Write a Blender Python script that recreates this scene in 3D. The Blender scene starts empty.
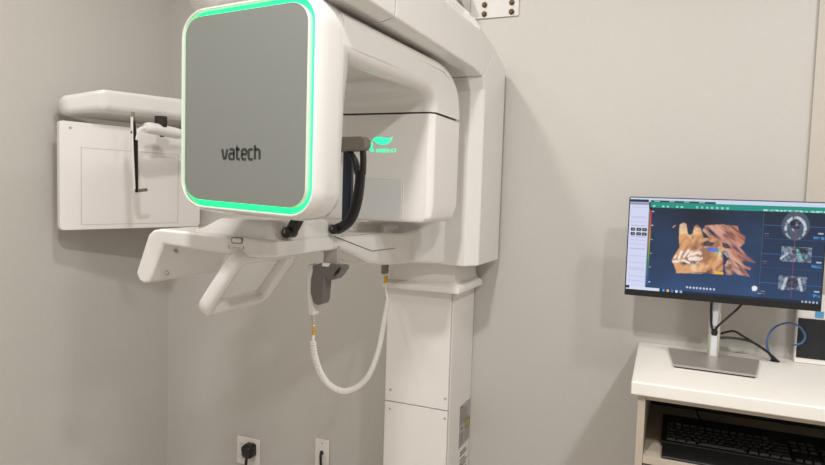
import bpy, bmesh, math, random
import numpy as np
from mathutils import Vector, Matrix
random.seed(4)
PI = math.pi
S = bpy.context.scene
C = S.collection

# ------------------------------------------------------------------ materials
def lin(c):
    return tuple(((v / 255) / 12.92 if v / 255 <= .04045 else ((v / 255 + .055) / 1.055) ** 2.4) for v in c)

def mat(name, rgb, rough=.5, metal=0., coat=0., emit=None, estr=0., noise=0., nscale=40., bump=0.):
    m = bpy.data.materials.new(name); m.use_nodes = True
    nt = m.node_tree; b = nt.nodes['Principled BSDF']
    c = lin(rgb)
    b.inputs['Base Color'].default_value = (*c, 1)
    b.inputs['Roughness'].default_value = rough
    b.inputs['Metallic'].default_value = metal
    b.inputs['Coat Weight'].default_value = coat
    b.inputs['Coat Roughness'].default_value = .08
    if emit:
        b.inputs['Emission Color'].default_value = (*lin(emit), 1)
        b.inputs['Emission Strength'].default_value = estr
    if noise or bump:
        tc = nt.nodes.new('ShaderNodeTexCoord')
        n = nt.nodes.new('ShaderNodeTexNoise'); n.inputs['Scale'].default_value = nscale
        n.inputs['Detail'].default_value = 4
        nt.links.new(tc.outputs['Object'], n.inputs['Vector'])
        if noise:
            r = nt.nodes.new('ShaderNodeValToRGB')
            r.color_ramp.elements[0].position = .3; r.color_ramp.elements[1].position = .7
            r.color_ramp.elements[0].color = (*[v * (1 - noise) for v in c], 1)
            r.color_ramp.elements[1].color = (*[min(1, v * (1 + noise)) for v in c], 1)
            nt.links.new(n.outputs['Fac'], r.inputs['Fac'])
            nt.links.new(r.outputs['Color'], b.inputs['Base Color'])
        if bump:
            bp = nt.nodes.new('ShaderNodeBump'); bp.inputs['Strength'].default_value = bump
            bp.inputs['Distance'].default_value = .002
            nt.links.new(n.outputs['Fac'], bp.inputs['Height'])
            nt.links.new(bp.outputs['Normal'], b.inputs['Normal'])
    return m

def vcol_mat(name, rough, estr=0.):
    m = bpy.data.materials.new(name); m.use_nodes = True
    nt = m.node_tree; b = nt.nodes['Principled BSDF']
    a = nt.nodes.new('ShaderNodeVertexColor'); a.layer_name = 'art'
    b.inputs['Roughness'].default_value = rough
    if estr:
        b.inputs['Base Color'].default_value = (.01, .01, .012, 1)
        b.inputs['Specular IOR Level'].default_value = .25
        nt.links.new(a.outputs['Color'], b.inputs['Emission Color'])
        b.inputs['Emission Strength'].default_value = estr
    else:
        nt.links.new(a.outputs['Color'], b.inputs['Base Color'])
    return m

M = dict(
    wall=mat('wall_paint', (191, 187, 181), .5, noise=.015, nscale=60, bump=.08),
    ceil=mat('ceiling_paint', (225, 222, 216), .8, noise=.02),
    floor=mat('floor_vinyl', (196, 190, 182), .4, noise=.1, nscale=6),
    trim=mat('warm_trim_paint', (188, 181, 170), .5, noise=.01),
    white=mat('machine_gloss_white', (222, 219, 215), .12, coat=.7),
    satin=mat('machine_satin_white', (228, 224, 220), .36),
    white2=mat('column_white', (230, 227, 222), .35),
    plate=mat('sensor_plate_white', (230, 226, 222), .38),
    window=mat('sensor_window', (216, 217, 216), .35),
    grey=mat('panel_grey', (128, 130, 125), .42, metal=.1, noise=.02, nscale=300),
    ink=mat('lettering_dark', (52, 52, 50), .5),
    led=mat('green_led', (60, 230, 160), .4, emit=(20, 250, 138), estr=1.2),
    glow=mat('green_logo_light', (60, 230, 170), .4, emit=(45, 250, 178), estr=.9),
    black=mat('black_plastic', (16, 16, 17), .42),
    gap=mat('dark_gap', (40, 36, 33), .8),
    navy=mat('navy_plastic', (30, 42, 62), .4),
    dgrey=mat('dark_grey_plastic', (104, 100, 97), .45),
    block=mat('taupe_rubber', (124, 118, 108), .6),
    line=mat('grey_line', (176, 168, 160), .6),
    relief=mat('pale_grey_plastic', (186, 178, 168), .5),
    steel=mat('screw_steel', (150, 145, 138), .35, metal=.9),
    brass=mat('bolt_brown', (92, 70, 48), .45, metal=.6),
    alu=mat('stand_aluminium', (206, 201, 194), .34, metal=.8),
    alug=mat('stand_base_grey', (176, 171, 166), .36, metal=.6, noise=.03, nscale=200),
    inset=mat('stand_inset', (205, 208, 212), .5),
    lam=mat('worktop_laminate', (228, 224, 217), .35, noise=.008, nscale=80),
    cab=mat('cabinet_laminate', (178, 166, 150), .5, noise=.03, nscale=30),
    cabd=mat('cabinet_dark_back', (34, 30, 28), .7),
    yellow=mat('yellow_tag', (214, 160, 50), .5),
    cord=mat('cord_white', (246, 244, 240), .45),
    blue=mat('blue_cable', (66, 105, 160), .45),
    sticker=mat('blue_sticker', (90, 160, 215), .5),
    devw=mat('device_white', (236, 233, 226), .45),
    devb=mat('device_dark', (20, 22, 29), .5),
    bracket=mat('bracket_white', (208, 206, 202), .4),
    outlet=mat('outlet_white', (228, 223, 216), .4),
    screen=vcol_mat('screen_picture', .3, 1.0),
    label=vcol_mat('printed_label', .5),
)

# ------------------------------------------------------------------ mesh helpers
def link(name, me, m, parent=None):
    o = bpy.data.objects.new(name, me); C.objects.link(o)
    if m: me.materials.append(m)
    if parent:
        o.parent = parent
        o.matrix_parent_inverse = Matrix.Translation(-parent_world(parent))
    return o

def parent_world(p):
    v = Vector(p.location)
    return v

def fin(name, bm, m, parent=None, bev=0., seg=3, smooth=True, ang=32):
    """bm in world coordinates; bevel the sharp edges, shade, link."""
    bmesh.ops.remove_doubles(bm, verts=bm.verts, dist=1e-6)
    bmesh.ops.recalc_face_normals(bm, faces=bm.faces)
    if bev:
        es = [e for e in bm.edges if e.is_manifold and e.calc_face_angle(0) > math.radians(ang)]
        bmesh.ops.bevel(bm, geom=es, offset=bev, segments=seg, profile=.5, affect='EDGES', clamp_overlap=True)
    me = bpy.data.meshes.new(name)
    for f in bm.faces: f.smooth = smooth
    for e in bm.edges:
        e.smooth = not (e.is_manifold and e.calc_face_angle(0) > math.radians(38))
    bm.to_mesh(me); bm.free()
    o = link(name, me, m, None)
    if parent:
        o.parent = parent
        # geometry is in world coordinates: move it into the parent's frame
        me.transform(Matrix.Translation(-world(parent)))
    if bev and smooth:
        w = o.modifiers.new('wn', 'WEIGHTED_NORMAL'); w.keep_sharp = True
    return o

def world(o):
    v = Vector((0, 0, 0))
    while o:
        v += Vector(o.location); o = o.parent
    return v

def box(bm, x0, x1, y0, y1, z0, z1):
    v = [bm.verts.new((x, y, z)) for z in (z0, z1) for y in (y0, y1) for x in (x0, x1)]
    for q in ((0, 2, 3, 1), (4, 5, 7, 6), (0, 1, 5, 4), (2, 6, 7, 3), (0, 4, 6, 2), (1, 3, 7, 5)):
        bm.faces.new([v[i] for i in q])

def loft(bm, loops, cap=True, closed=False):
    vs = [[bm.verts.new(p) for p in l] for l in loops]
    n = len(vs[0])
    pairs = list(zip(vs, vs[1:])) + ([(vs[-1], vs[0])] if closed else [])
    for a, b in pairs:
        for i in range(n):
            bm.faces.new((a[i], a[(i + 1) % n], b[(i + 1) % n], b[i]))
    if cap and not closed:
        bm.faces.new(vs[0][::-1]); bm.faces.new(vs[-1])

def prism(bm, poly, axis, a, b):
    f = {'x': lambda p, t: (t, p[0], p[1]), 'y': lambda p, t: (p[0], t, p[1]), 'z': lambda p, t: (p[0], p[1], t)}[axis]
    loft(bm, [[f(p, a) for p in poly], [f(p, b) for p in poly]])

def smoothpath(pts, sub=8):
    P = [Vector(p) for p in pts]; out = []
    for i in range(len(P) - 1):
        p0 = P[max(i - 1, 0)]; p1 = P[i]; p2 = P[i + 1]; p3 = P[min(i + 2, len(P) - 1)]
        for k in range(sub):
            t = k / sub
            out.append(.5 * ((2 * p1) + (p2 - p0) * t + (2 * p0 - 5 * p1 + 4 * p2 - p3) * t * t + (3 * p1 - p0 - 3 * p2 + p3) * t ** 3))
    return out + [P[-1]]

def sweep(bm, pts, sec, up=(0, 0, 1)):
    """sec: list of (a,b) or a function of t giving it; swept along pts"""
    P = [Vector(p) for p in pts]; n = len(P); loops = []
    up = Vector(up); prev = None
    for i, p in enumerate(P):
        d = (P[min(i + 1, n - 1)] - P[max(i - 1, 0)]).normalized()
        if prev is None:
            u = up - d * up.dot(d)
            if u.length < 1e-3: u = Vector((1, 0, 0)) - d * d.x
        else:
            u = prev - d * prev.dot(d)
        u.normalize(); prev = u
        s = d.cross(u)
        sc = sec(i / (n - 1)) if callable(sec) else sec
        loops.append([p + s * a + u * b for a, b in sc])
    loft(bm, loops)

def circ(r, n=10): return [(r * math.cos(2 * PI * k / n), r * math.sin(2 * PI * k / n)) for k in range(n)]
def tube(bm, pts, r, n=10, sub=8): sweep(bm, smoothpath(pts, sub) if sub else pts, circ(r, n))
def cyl(bm, p, q, r, n=20): sweep(bm, [p, q], circ(r, n))
def rrect(hw, hh, r, n=6, cx=0, cz=0):
    out = []
    for sx, sz, a0 in ((1, 1, 0), (-1, 1, 90), (-1, -1, 180), (1, -1, 270)):
        for k in range(n + 1):
            a = math.radians(a0 + 90 * k / n)
            out.append((cx + sx * (hw - r) + r * math.cos(a), cz + sz * (hh - r) + r * math.sin(a)))
    return out

def strokes(bm, lines, org, ux, uz, nrm, w, depth):
    """flat ribbons (letters, marks) raised by depth; lines in letter units"""
    org, ux, uz, nrm = Vector(org), Vector(ux), Vector(uz), Vector(nrm)
    for ln in lines:
        P = [Vector((x, y)) for x, y in ln]; n = len(P); L, R = [], []
        for i, p in enumerate(P):
            d = (P[min(i + 1, n - 1)] - P[max(i - 1, 0)]).normalized(); s = Vector((-d.y, d.x)) * w / 2
            e = d * (w * .0) 
            L.append(p + s); R.append(p - s)
        poly = L + R[::-1]
        def W(p, h): return org + ux * p.x + uz * p.y + nrm * h
        for i in range(n - 1):
            q = [L[i], L[i + 1], R[i + 1], R[i]]
            a = [bm.verts.new(W(p, 0)) for p in q]; b = [bm.verts.new(W(p, depth)) for p in q]
            bm.faces.new(b)
            for k in range(4): bm.faces.new((a[k], a[(k + 1) % 4], b[(k + 1) % 4], b[k]))

def arc(cx, cy, rx, ry, a0, a1, n=10):
    return [(cx + rx * math.cos(math.radians(a0 + (a1 - a0) * k / n)), cy + ry * math.sin(math.radians(a0 + (a1 - a0) * k / n))) for k in range(n + 1)]

def tag(o, label=None, cat=None, group=None, kind=None):
    if label: o['label'] = label
    if cat: o['category'] = cat
    if group: o['group'] = group
    if kind: o['kind'] = kind
    return o

def thing(name, loc, label, cat, group=None):
    o = bpy.data.objects.new(name, None); C.objects.link(o); o.location = loc
    o.empty_display_size = .1
    return tag(o, label, cat, group)

def simple(name, m, parent, x0, x1, y0, y1, z0, z1, bev=.002, seg=2):
    bm = bmesh.new(); box(bm, x0, x1, y0, y1, z0, z1)
    return fin(name, bm, m, parent, bev, seg)

def art_grid(name, m, parent, img, org, ux, uz):
    """a flat grid whose vertex colours carry a printed or displayed picture (img: rows from the top, linear rgb)"""
    h, w, _ = img.shape
    org, ux, uz = Vector(org), Vector(ux), Vector(uz)
    V = [org + ux * (i / (w - 1)) + uz * (1 - j / (h - 1)) for j in range(h) for i in range(w)]
    F = [(j * w + i, (j + 1) * w + i, (j + 1) * w + i + 1, j * w + i + 1) for j in range(h - 1) for i in range(w - 1)]
    off = world(parent) if parent else Vector()
    me = bpy.data.meshes.new(name); me.from_pydata([v - off for v in V], [], F)
    a = me.color_attributes.new('art', 'FLOAT_COLOR', 'POINT')
    d = np.ones((h * w, 4), np.float32); d[:, :3] = img.reshape(-1, 3); a.data.foreach_set('color', d.ravel())
    me.materials.append(m)
    o = bpy.data.objects.new(name, me); C.objects.link(o); o.parent = parent
    return o

# ------------------------------------------------------------------ setting
def wallbox(name, m, x0, x1, y0, y1, z0, z1):
    bm = bmesh.new(); box(bm, x0, x1, y0, y1, z0, z1)
    return tag(fin(name, bm, m, smooth=False), kind='structure')
XL, XR, YF, ZC = -2.062, 1.7, -3.7, 2.75
wallbox('floor', M['floor'], XL - .1, XR + .1, YF - .1, .1, -.1, 0)
wallbox('ceiling', M['ceil'], XL - .1, XR + .1, YF - .1, .1, ZC, ZC + .1)
wallbox('wall_back', M['wall'], XL - .1, XR + .1, 0, .1, 0, ZC)
wallbox('wall_left', M['wall'], XL - .1, XL, YF, 0, 0, ZC)
wallbox('wall_right', M['wall'], XR, XR + .1, YF, 0, 0, ZC)
wallbox('wall_front', M['wall'], XL - .1, XR + .1, YF - .1, YF, 0, ZC)
wallbox('trim_1', M['trim'], .327, 1.25, -.012, -.0005, .967, 2.40)

# ------------------------------------------------------------------ x-ray machine
MX = -.765
mach = thing('dental_xray_machine', (MX, -.12, 0),
             'white dental x-ray scanner on a tall column with green lit square head and swing arm', 'x-ray machine')

# column
bm = bmesh.new(); box(bm, -.879, -.65, -.231, -.004, 0, 1.22)
column = fin('column', bm, M['white2'], mach, .006, 3)
bm = bmesh.new(); box(bm, -.872, -.725, -.12, -.004, 1.2, 2.14)
fin('mast', bm, M['white2'], mach, .004, 2)
for z0, z1 in ((.40, .7195), (.7225, 1.112)):
    p = simple('front_panel', M['satin'], column, -.8765, -.6535, -.2395, -.2305, z0, z1, .0015)
    p['label'] = 'flat cover panel of the column'
    for x in (-.857, -.662):
        for z in ((z1 - .024,) if z1 < .8 else (z0 + .038,)):
            bm = bmesh.new(); cyl(bm, (x, -.239, z), (x, -.2412, z), .0042, 14)
            fin('screw', bm, M['line'], p, .0008, 1)
# dark joint behind the panels
simple('joint_strip', M['line'], column, -.878, -.652, -.2325, -.2295, .40, 1.112, 0)
# printed labels on the side of the column
def art_label():
    h, w = 90, 48; a = np.zeros((h, w, 3)); a[:] = lin((168, 166, 164))
    a[3:8, 3:16] = lin((150, 80, 75))
    for j in list(range(11, 40, 4)):
        a[j:j + 2, 3:int(30 + 14 * random.random())] = lin((105, 104, 104))
    a[41:58, 26:46] = lin((38, 36, 30)); a[43:56, 28:44] = lin((190, 172, 40))
    a[47:48, 31:41] = lin((60, 55, 20)); a[51:52, 31:41] = lin((60, 55, 20))
    for k in range(7):
        a[46 + k, 12 - k // 2:13 + k // 2 + 1] = lin((50, 50, 50))
    for j in range(60, 86, 4):
        a[j:j + 2, 3:20] = lin((110, 109, 108)); 
    for j in range(62, 84, 6):
        a[j:j + 3, 26:44] = lin((120, 119, 118)); a[j + 1, 29:40] = lin((160, 158, 156))
    return a
def art_label2():
    h, w = 60, 48; a = np.zeros((h, w, 3)); a[:] = lin((225, 222, 216))
    for j, k in ((6, 34), (11, 40), (20, 30), (26, 42), (32, 38), (40, 40), (44, 30)):
        a[j:j + 3, 5:k] = lin((60, 58, 56))
    a[30:38, 6:16] = lin((40, 40, 40))
    return a
def stick(name, x, y0, y1, z0, z1, img, lab):
    bm = bmesh.new(); box(bm, x - .0008, x + .0002, y0, y1, z0, z1)
    o = fin(name, bm, M['outlet'], column, 0)
    art_grid('print', M['label'], o, img, (x + .0004, y0, z0), (0, y1 - y0, 0), (0, 0, z1 - z0))
    o['label'] = lab
stick('rating_label', -.6495, -.128, -.010, .552, .701, art_label(), 'grey printed label with a yellow warning square')
stick('warning_label', -.6495, -.118, -.018, .43, .546, art_label2(), 'white label with bold black lines')

# collar where the carriage slides on the column
bm = bmesh.new()
def rect_xy(x0, x1, y0, y1, z): return [(x0, y0, z), (x1, y0, z), (x1, y1, z), (x0, y1, z)]
loft(bm, [rect_xy(-.886, -.619, -.268, -.02, 1.106), rect_xy(-.886, -.619, -.268, -.02, 1.122), rect_xy(-.880, -.624, -.262, -.02, 1.127),
          rect_xy(-.864, -.637, -.249, -.02, 1.134), rect_xy(-.858, -.642, -.2455, -.02, 1.145), rect_xy(-.856, -.644, -.245, -.02, 1.20)])
fin('collar', bm, M['white2'], mach, .003, 2, ang=60)

# carriage and overhead beam (profiles in y,z; the side profile is inset by the chamfer)
def chamfered(name, full, side, m, x0=-.967, x1=-.563, c=.034, parent=mach, bev=.004):
    bm = bmesh.new()
    loft(bm, [[(x1, *p) for p in side], [(x1 - c, *p) for p in full], [(x0 + c, *p) for p in full], [(x0, *p) for p in side]])
    return fin(name, bm, m, parent, bev, 2, ang=14)
carriage = chamfered('carriage',
          [(-.03, 1.197), (-.290, 1.197), (-.290, 1.725), (-.322, 1.762), (-.165, 1.912), (-.03, 1.862)],
          [(-.03, 1.199), (-.255, 1.199), (-.255, 1.738), (-.282, 1.769), (-.160, 1.876), (-.03, 1.836)], M['white'])
chamfered('overhead_beam',
          [(-.3245, 1.7625), (-.39, 1.770), (-.905, 1.770), (-.880, 1.950), (-.30, 1.948), (-.1672, 1.9135)],
          [(-.2845, 1.7695), (-.372, 1.779), (-.905, 1.779), (-.892, 1.894), (-.25, 1.893), (-.1622, 1.8772)], M['white'])
chamfered('beam_cover',
          [(-.9075, 1.770), (-1.085, 1.770), (-1.125, 1.80), (-1.12, 1.92), (-1.08, 1.950), (-.8825, 1.950)],
          [(-.9075, 1.779), (-1.07, 1.779), (-1.095, 1.81), (-1.09, 1.87), (-1.06, 1.894), (-.8945, 1.894)], M['white'], x0=-.945)

# rotating C-arm
HX, HZ = -.7660, 1.569
bm = bmesh.new(); cyl(bm, (MX, -.78, 1.758), (MX, -.78, 1.78), .09, 32)
fin('pivot', bm, M['dgrey'], mach)
outer = [(-1.0, 1.764), (-.58, 1.764), (-.54, 1.7625), (-.50, 1.757), (-.462, 1.746), (-.43, 1.729), (-.408, 1.706), (-.396, 1.675), (-.391, 1.65), (-.389, 1.6255)]
inner = [(-.603, 1.6255), (-.6035, 1.640), (-.610, 1.652), (-.626, 1.6615), (-.650, 1.667), (-.700, 1.670), (-.96, 1.668), (-1.048, 1.668)]
bm = bmesh.new(); prism(bm, [(-1.048, 1.764)] + outer[1:] + inner, 'x', HX - .163, HX + .163)
bmesh.ops.recalc_face_normals(bm, faces=bm.faces)
es = [e for e in bm.edges if len({round(v.co.x, 3) for v in e.verts}) == 1 and not all(abs(v.co.z - 1.6255) < 1e-4 for v in e.verts) and not all(v.co.y < -1.047 for v in e.verts)]
bmesh.ops.bevel(bm, geom=es, offset=.030, segments=6, profile=.5, affect='EDGES', clamp_overlap=True)
for v in bm.verts:
    t = min(1, max(0, (v.co.y + 1.0) / .45)); t = t * t * (3 - 2 * t)
    v.co.x = HX + (v.co.x - HX) * (1 + .095 * t)
arm = fin('rotating_arm', bm, M['white'], mach, 0)
w = arm.modifiers.new('wn', 'WEIGHTED_NORMAL'); w.keep_sharp = True
bm = bmesh.new()
sl_ = [(-1.0, 1.735)] + [(y - .026 * min(1, max(0, (y + .58) / .1)), z - .029 + .028 * min(1, max(0, (y + .5) / .11))) for y, z in outer[1:-1]]
sweep(bm, smoothpath([(HX + .162 * (1 + .095 * (lambda t: t * t * (3 - 2 * t))(min(1, max(0, (y + 1.0) / .45)))) + .0009, y, z) for y, z in sl_], 3), rrect(.0007, .0007, .0004, 1))
fin('seam_line', bm, M['line'], arm)

# sensor box under the arm's far end
sx0, sx1 = -.945, -.590
def sensor_loop(z, ix, y0, y1, cc):
    return [(sx0 + ix + cc, y0, z), (sx1 - ix - cc, y0, z), (sx1 - ix, y0 + cc * 1.3, z), (sx1 - ix, y1 - cc, z), (sx1 - ix - cc, y1, z),
            (sx0 + ix + cc, y1, z), (sx0 + ix, y1 - cc, z), (sx0 + ix, y0 + cc * 1.3, z)]
bm = bmesh.new()
loft(bm, [sensor_loop(1.3405, .016, -.600, -.430, .010), sensor_loop(1.352, .004, -.603, -.412, .010), sensor_loop(1.385, .0, -.603, -.392, .012),
          sensor_loop(1.60, .0, -.603, -.389, .012), sensor_loop(1.622, .0, -.603, -.389, .012)])
sens = fin('sensor_box', bm, M['satin'], mach, .004, 2, ang=24)
bm = bmesh.new(); box(bm, sx0 + .012, sx1 - .012, -.592, -.40, 1.6215, 1.626); fin('joint_line', bm, M['gap'], sens)
# sensor window
def yplate(name, m, parent, cx, cz, hw, hh, r, y0, y1, bev=.001):
    bm = bmesh.new(); l = rrect(hw, hh, r, 5, cx, cz)
    loft(bm, [[(a, y0, b) for a, b in l], [(a, y1, b) for a, b in l]])
    return fin(name, bm, m, parent, bev, 1)
wf = yplate('window_frame', M['white'], sens, -.752, 1.399, .0845, .0555, .010, -.601, -.6045)
wf['label'] = 'raised rim around the sensor window'
yplate('sensor_window', M['window'], wf, -.752, 1.399, .079, .050, .008, -.604, -.6052)
# glowing leaf logo with lettering
bm = bmesh.new()
leaf_top = [(-.7655, 1.549), (-.760, 1.557), (-.751, 1.5605), (-.741, 1.560), (-.730, 1.557), (-.720, 1.556), (-.7105, 1.558), (-.706, 1.5605)]
leaf_bot = [(-.709, 1.554), (-.715, 1.546), (-.724, 1.541), (-.735, 1.5395), (-.746, 1.5415), (-.755, 1.547), (-.7585, 1.551)]
lp = [(x + .002, z + .002) for x, z in leaf_top + leaf_bot]
loft(bm, [[(x, -.6025, z) for x, z in lp], [(x, -.6042, z) for x, z in lp]])
stem = [(-.7655, 1.549), (-.7615, 1.5445), (-.7645, 1.536), (-.758, 1.5235), (-.766, 1.5235), (-.7715, 1.532), (-.7685, 1.541)]
loft(bm, [[(x, -.6025, z) for x, z in stem], [(x + .0, -.6042, z) for x, z in stem]])
lg = fin('glowing_leaf', bm, M['glow'], sens); lg['label'] = 'glowing green leaf emblem'
def letters(word, gap):
    G = dict(
        G=[[(.9, .8)] + arc(.5, .5, .42, .5, 50, 310)[1:-1] + [(.9, .15), (.9, .5), (.55, .5)]],
        R=[[(.1, 0), (.1, 1), (.6, 1)] + arc(.6, .75, .3, .25, 90, -90, 6)[1:] + [(.1, .5)], [(.5, .5), (.9, 0)]],
        E=[[(.9, 1), (.1, 1), (.1, 0), (.9, 0)], [(.1, .5), (.8, .5)]],
        N=[[(.1, 0), (.1, 1), (.9, 0), (.9, 1)]],
        C=[[(.9, .85)] + arc(.5, .5, .42, .5, 55, 305)[1:-1] + [(.9, .15)]],
        T=[[(0, 1), (1, 1)], [(.5, 1), (.5, 0)]],
        v=[[(0, .72), (.13, .22), (.22, .02), (.34, .02), (.43, .22), (.56, .72)]],
        a=[[(.05, .7), (.36, .7)] + arc(.36, .54, .16, .16, 90, 0, 5)[1:] + [(.52, 0), (.16, 0)] + arc(.16, .2, .16, .2, 270, 90, 8)[1:] + [(.52, .4)]],
        t=[[(.12, .95), (.12, .16)] + arc(.28, .16, .16, .16, 180, 270, 5)[1:] + [(.42, 0)], [(0, .7), (.40, .7)]],
        e=[[(.02, .36), (.5, .36), (.5, .52)] + arc(.34, .52, .16, .18, 0, 90, 5)[1:] + [(.18, .7)] + arc(.18, .52, .16, .18, 90, 180, 5)[1:] + [(.02, .18)] + arc(.18, .18, .16, .18, 180, 270, 5)[1:] + [(.46, 0)]],
        c=[[(.44, .7), (.18, .7)] + arc(.18, .52, .16, .18, 90, 180, 5)[1:] + [(.02, .18)] + arc(.18, .18, .16, .18, 180, 270, 5)[1:] + [(.44, 0)]],
        h=[[(.02, 1), (.02, 0)], [(.02, .7), (.32, .7)] + arc(.32, .52, .18, .18, 90, 0, 5)[1:] + [(.50, 0)]])
    W = dict(v=.56, a=.54, t=.42, e=.52, c=.46, h=.52)
    out, x = [], 0
    for ch in word:
        if ch == ' ': x += .5; continue
        for l in G[ch]: out.append([(p[0] + x, p[1]) for p in l])
        x += W.get(ch, 1.0) + gap
    return out, x - gap
bm = bmesh.new(); ls, wd = letters('GREEN CT', .28)
k = .058 / wd
strokes(bm, [[(p[0] * k, p[1] * .0078) for p in l] for l in ls], (-.7505, -.6027, 1.5225), (1, 0, 0), (0, 0, 1), (0, -1, 0), .0017, .0014)
fin('glowing_lettering', bm, M['glow'], sens, smooth=False)['label'] = 'glowing green lettering below the leaf'

# tube head with lit rim
def hl(y, hw, hh, r):
    out = []
    for x, z in rrect(hw, hh, r, 8, HX, HZ):
        if y > -1.064:      # towards the arm the shell stays wide at its upper end
            t = min(1, max(0, (z - 1.60) / .09)); t = t * t * (3 - 2 * t)
            x = HX + (x - HX) * (1 + (.163 / hw - 1) * t); z = HZ + (z - HZ) * (1 + (.2055 / hh - 1) * .6 * t)
        out.append((x, y, HZ + (z - HZ) * (1 + .22 * (x - HX))))
    return out
bm = bmesh.new()
loft(bm, [hl(-1.020, .120, .165, .05), hl(-1.024, .140, .185, .05), hl(-1.033, .152, .196, .052), hl(-1.046, .1605, .203, .055), hl(-1.063, .163, .2055, .057),
          hl(-1.095, .163, .2055, .058), hl(-1.112, .1615, .204, .058), hl(-1.124, .158, .2005, .056), hl(-1.130, .1545, .1965, .053), hl(-1.1305, .1520, .1945, .051),
          hl(-1.129, .1508, .1932, .050), hl(-1.117, .1500, .1925, .050)])
head = fin('tube_head', bm, M['white'], mach, 0)
bm = bmesh.new()
loft(bm, [hl(-1.1165, .1498, .1922, .050), hl(-1.1215, .1494, .1918, .049), hl(-1.1225, .1470, .1885, .046), hl(-1.1215, .1424, .1828, .040), hl(-1.1165, .1418, .1822, .039)], closed=True)
led = fin('light_ring', bm, M['led'], head, smooth=True); led['label'] = 'glowing green light ring'
bm = bmesh.new()
loft(bm, [hl(-1.116, .1408, .1806, .0376), hl(-1.1335, .1408, .1806, .0376), hl(-1.1345, .1402, .1800, .037), hl(-1.1345, .1398, .1796, .0365)], cap=True)
rim = fin('panel_rim', bm, M['white'], head)
bm = bmesh.new()
loft(bm, [hl(-1.134, .1399, .1797, .0366), hl(-1.1352, .1399, .1797, .0366)])
fp = fin('face_panel', bm, M['grey'], head); fp['label'] = 'flat grey face panel'
bm = bmesh.new(); ls, wd = letters('vatech', .2)
k = .0875 / wd
strokes(bm, [[(p[0] * k, p[1] * .0262) for p in l] for l in ls], (-.8135, -1.1352, 1.4720), (1, 0, 0), (0, 0, 1), (0, -1, 0), .0049, .0006)
fin('lettering', bm, M['ink'], fp, smooth=False)['label'] = 'dark printed lettering on the grey panel'

# chin table
bm = bmesh.new()
Lp = [(-.762, 1.310), (-.762, 1.274), (-.86, 1.272), (-1.066, 1.284), (-1.110, 1.195), (-1.124, 1.191), (-1.140, 1.196), (-1.150, 1.214), (-1.112, 1.305), (-1.097, 1.316), (-1.075, 1.320)]
yb_ = -.79
loft(bm, [[(x, -1.03, z) for x, z in Lp], [(x, yb_, z) for x, z in Lp]])
bmesh.ops.recalc_face_normals(bm, faces=bm.faces)
es = [e for e in bm.edges if all(v.co.y < -1.02 and v.co.x > -.77 for v in e.verts)]
bmesh.ops.bevel(bm, geom=es, offset=.045, segments=6, profile=.5, affect='EDGES', clamp_overlap=True)
table = fin('chin_table', bm, M['white'], mach, .007, 3, ang=40)
# raised chin box on the table
bm = bmesh.new()
loft(bm, [[(-1.035, -1.018, 1.308), (-.80, -1.020, 1.305), (-.765, -.985, 1.305), (-.765, -.795, 1.305), (-1.035, -.87, 1.308)],
          [(-.995, -.985, 1.326), (-.80, -.995, 1.322), (-.766, -.965, 1.322), (-.766, -.80, 1.322), (-1.01, -.88, 1.322)],
          [(-.968, -.960, 1.347), (-.81, -.965, 1.350), (-.768, -.94, 1.350), (-.768, -.815, 1.350), (-.98, -.89, 1.347)]])
fin('chin_box', bm, M['white'], table, .008, 4, ang=15)
# arm that carries the table
bm = bmesh.new(); secs = []
for y, zb, zt, xr in ((-.87, 1.278, 1.314, -.764), (-.80, 1.276, 1.315, -.764), (-.775, 1.272, 1.310, -.7605), (-.745, 1.268, 1.306, -.759), (-.70, 1.256, 1.304, -.759), (-.608, 1.226, 1.304, -.759), (-.515, 1.211, 1.306, -.759),
                      (-.45, 1.206, 1.300, -.758), (-.40, 1.204, 1.297, -.754), (-.36, 1.203, 1.300, -.744), (-.33, 1.202, 1.310, -.727), (-.305, 1.201, 1.330, -.698), (-.288, 1.200, 1.355, -.660), (-.27, 1.200, 1.37, -.65)):
    secs.append([(x, y, z) for x, z in rrect((xr + .865) / 2, (zt - zb) / 2, .012, 4, (xr - .865) / 2, (zt + zb) / 2)])
loft(bm, secs)
sup = fin('support_arm', bm, M['white'], table, 0)
armc = [(-.80, 1.3085), (-.735, 1.292), (-.598, 1.2575), (-.437, 1.2545), (-.30, 1.2545)]
bm = bmesh.new(); sweep(bm, [(-.7585, y, z) for y, z in armc], rrect(.0006, .0012, .0003, 1)); fin('seam_line', bm, M['block'], sup)
bm = bmesh.new()
loft(bm, [[(-.945, -.28, z), (-.80, -.28, z), (-.80, y1, z), (-.90, y1, z), (-.945, y1 + .06, z)] for z, y1 in ((1.205, -.40), (1.285, -.46), (1.325, -.43))])
fin('support_block', bm, M['white'], sup, .02, 4, ang=30)
# screws under the wing
for p in ((-1.072, -.985, 1.266), (-1.100, -.985, 1.212)):
    n = Vector((.9, 0, -.44)).normalized(); q = Vector(p) + Vector((.0035, 0, -.001))
    bm = bmesh.new(); cyl(bm, q - n * .012, q + n * .0012, .0042, 16); fin('screw', bm, M['line'], table)
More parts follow.
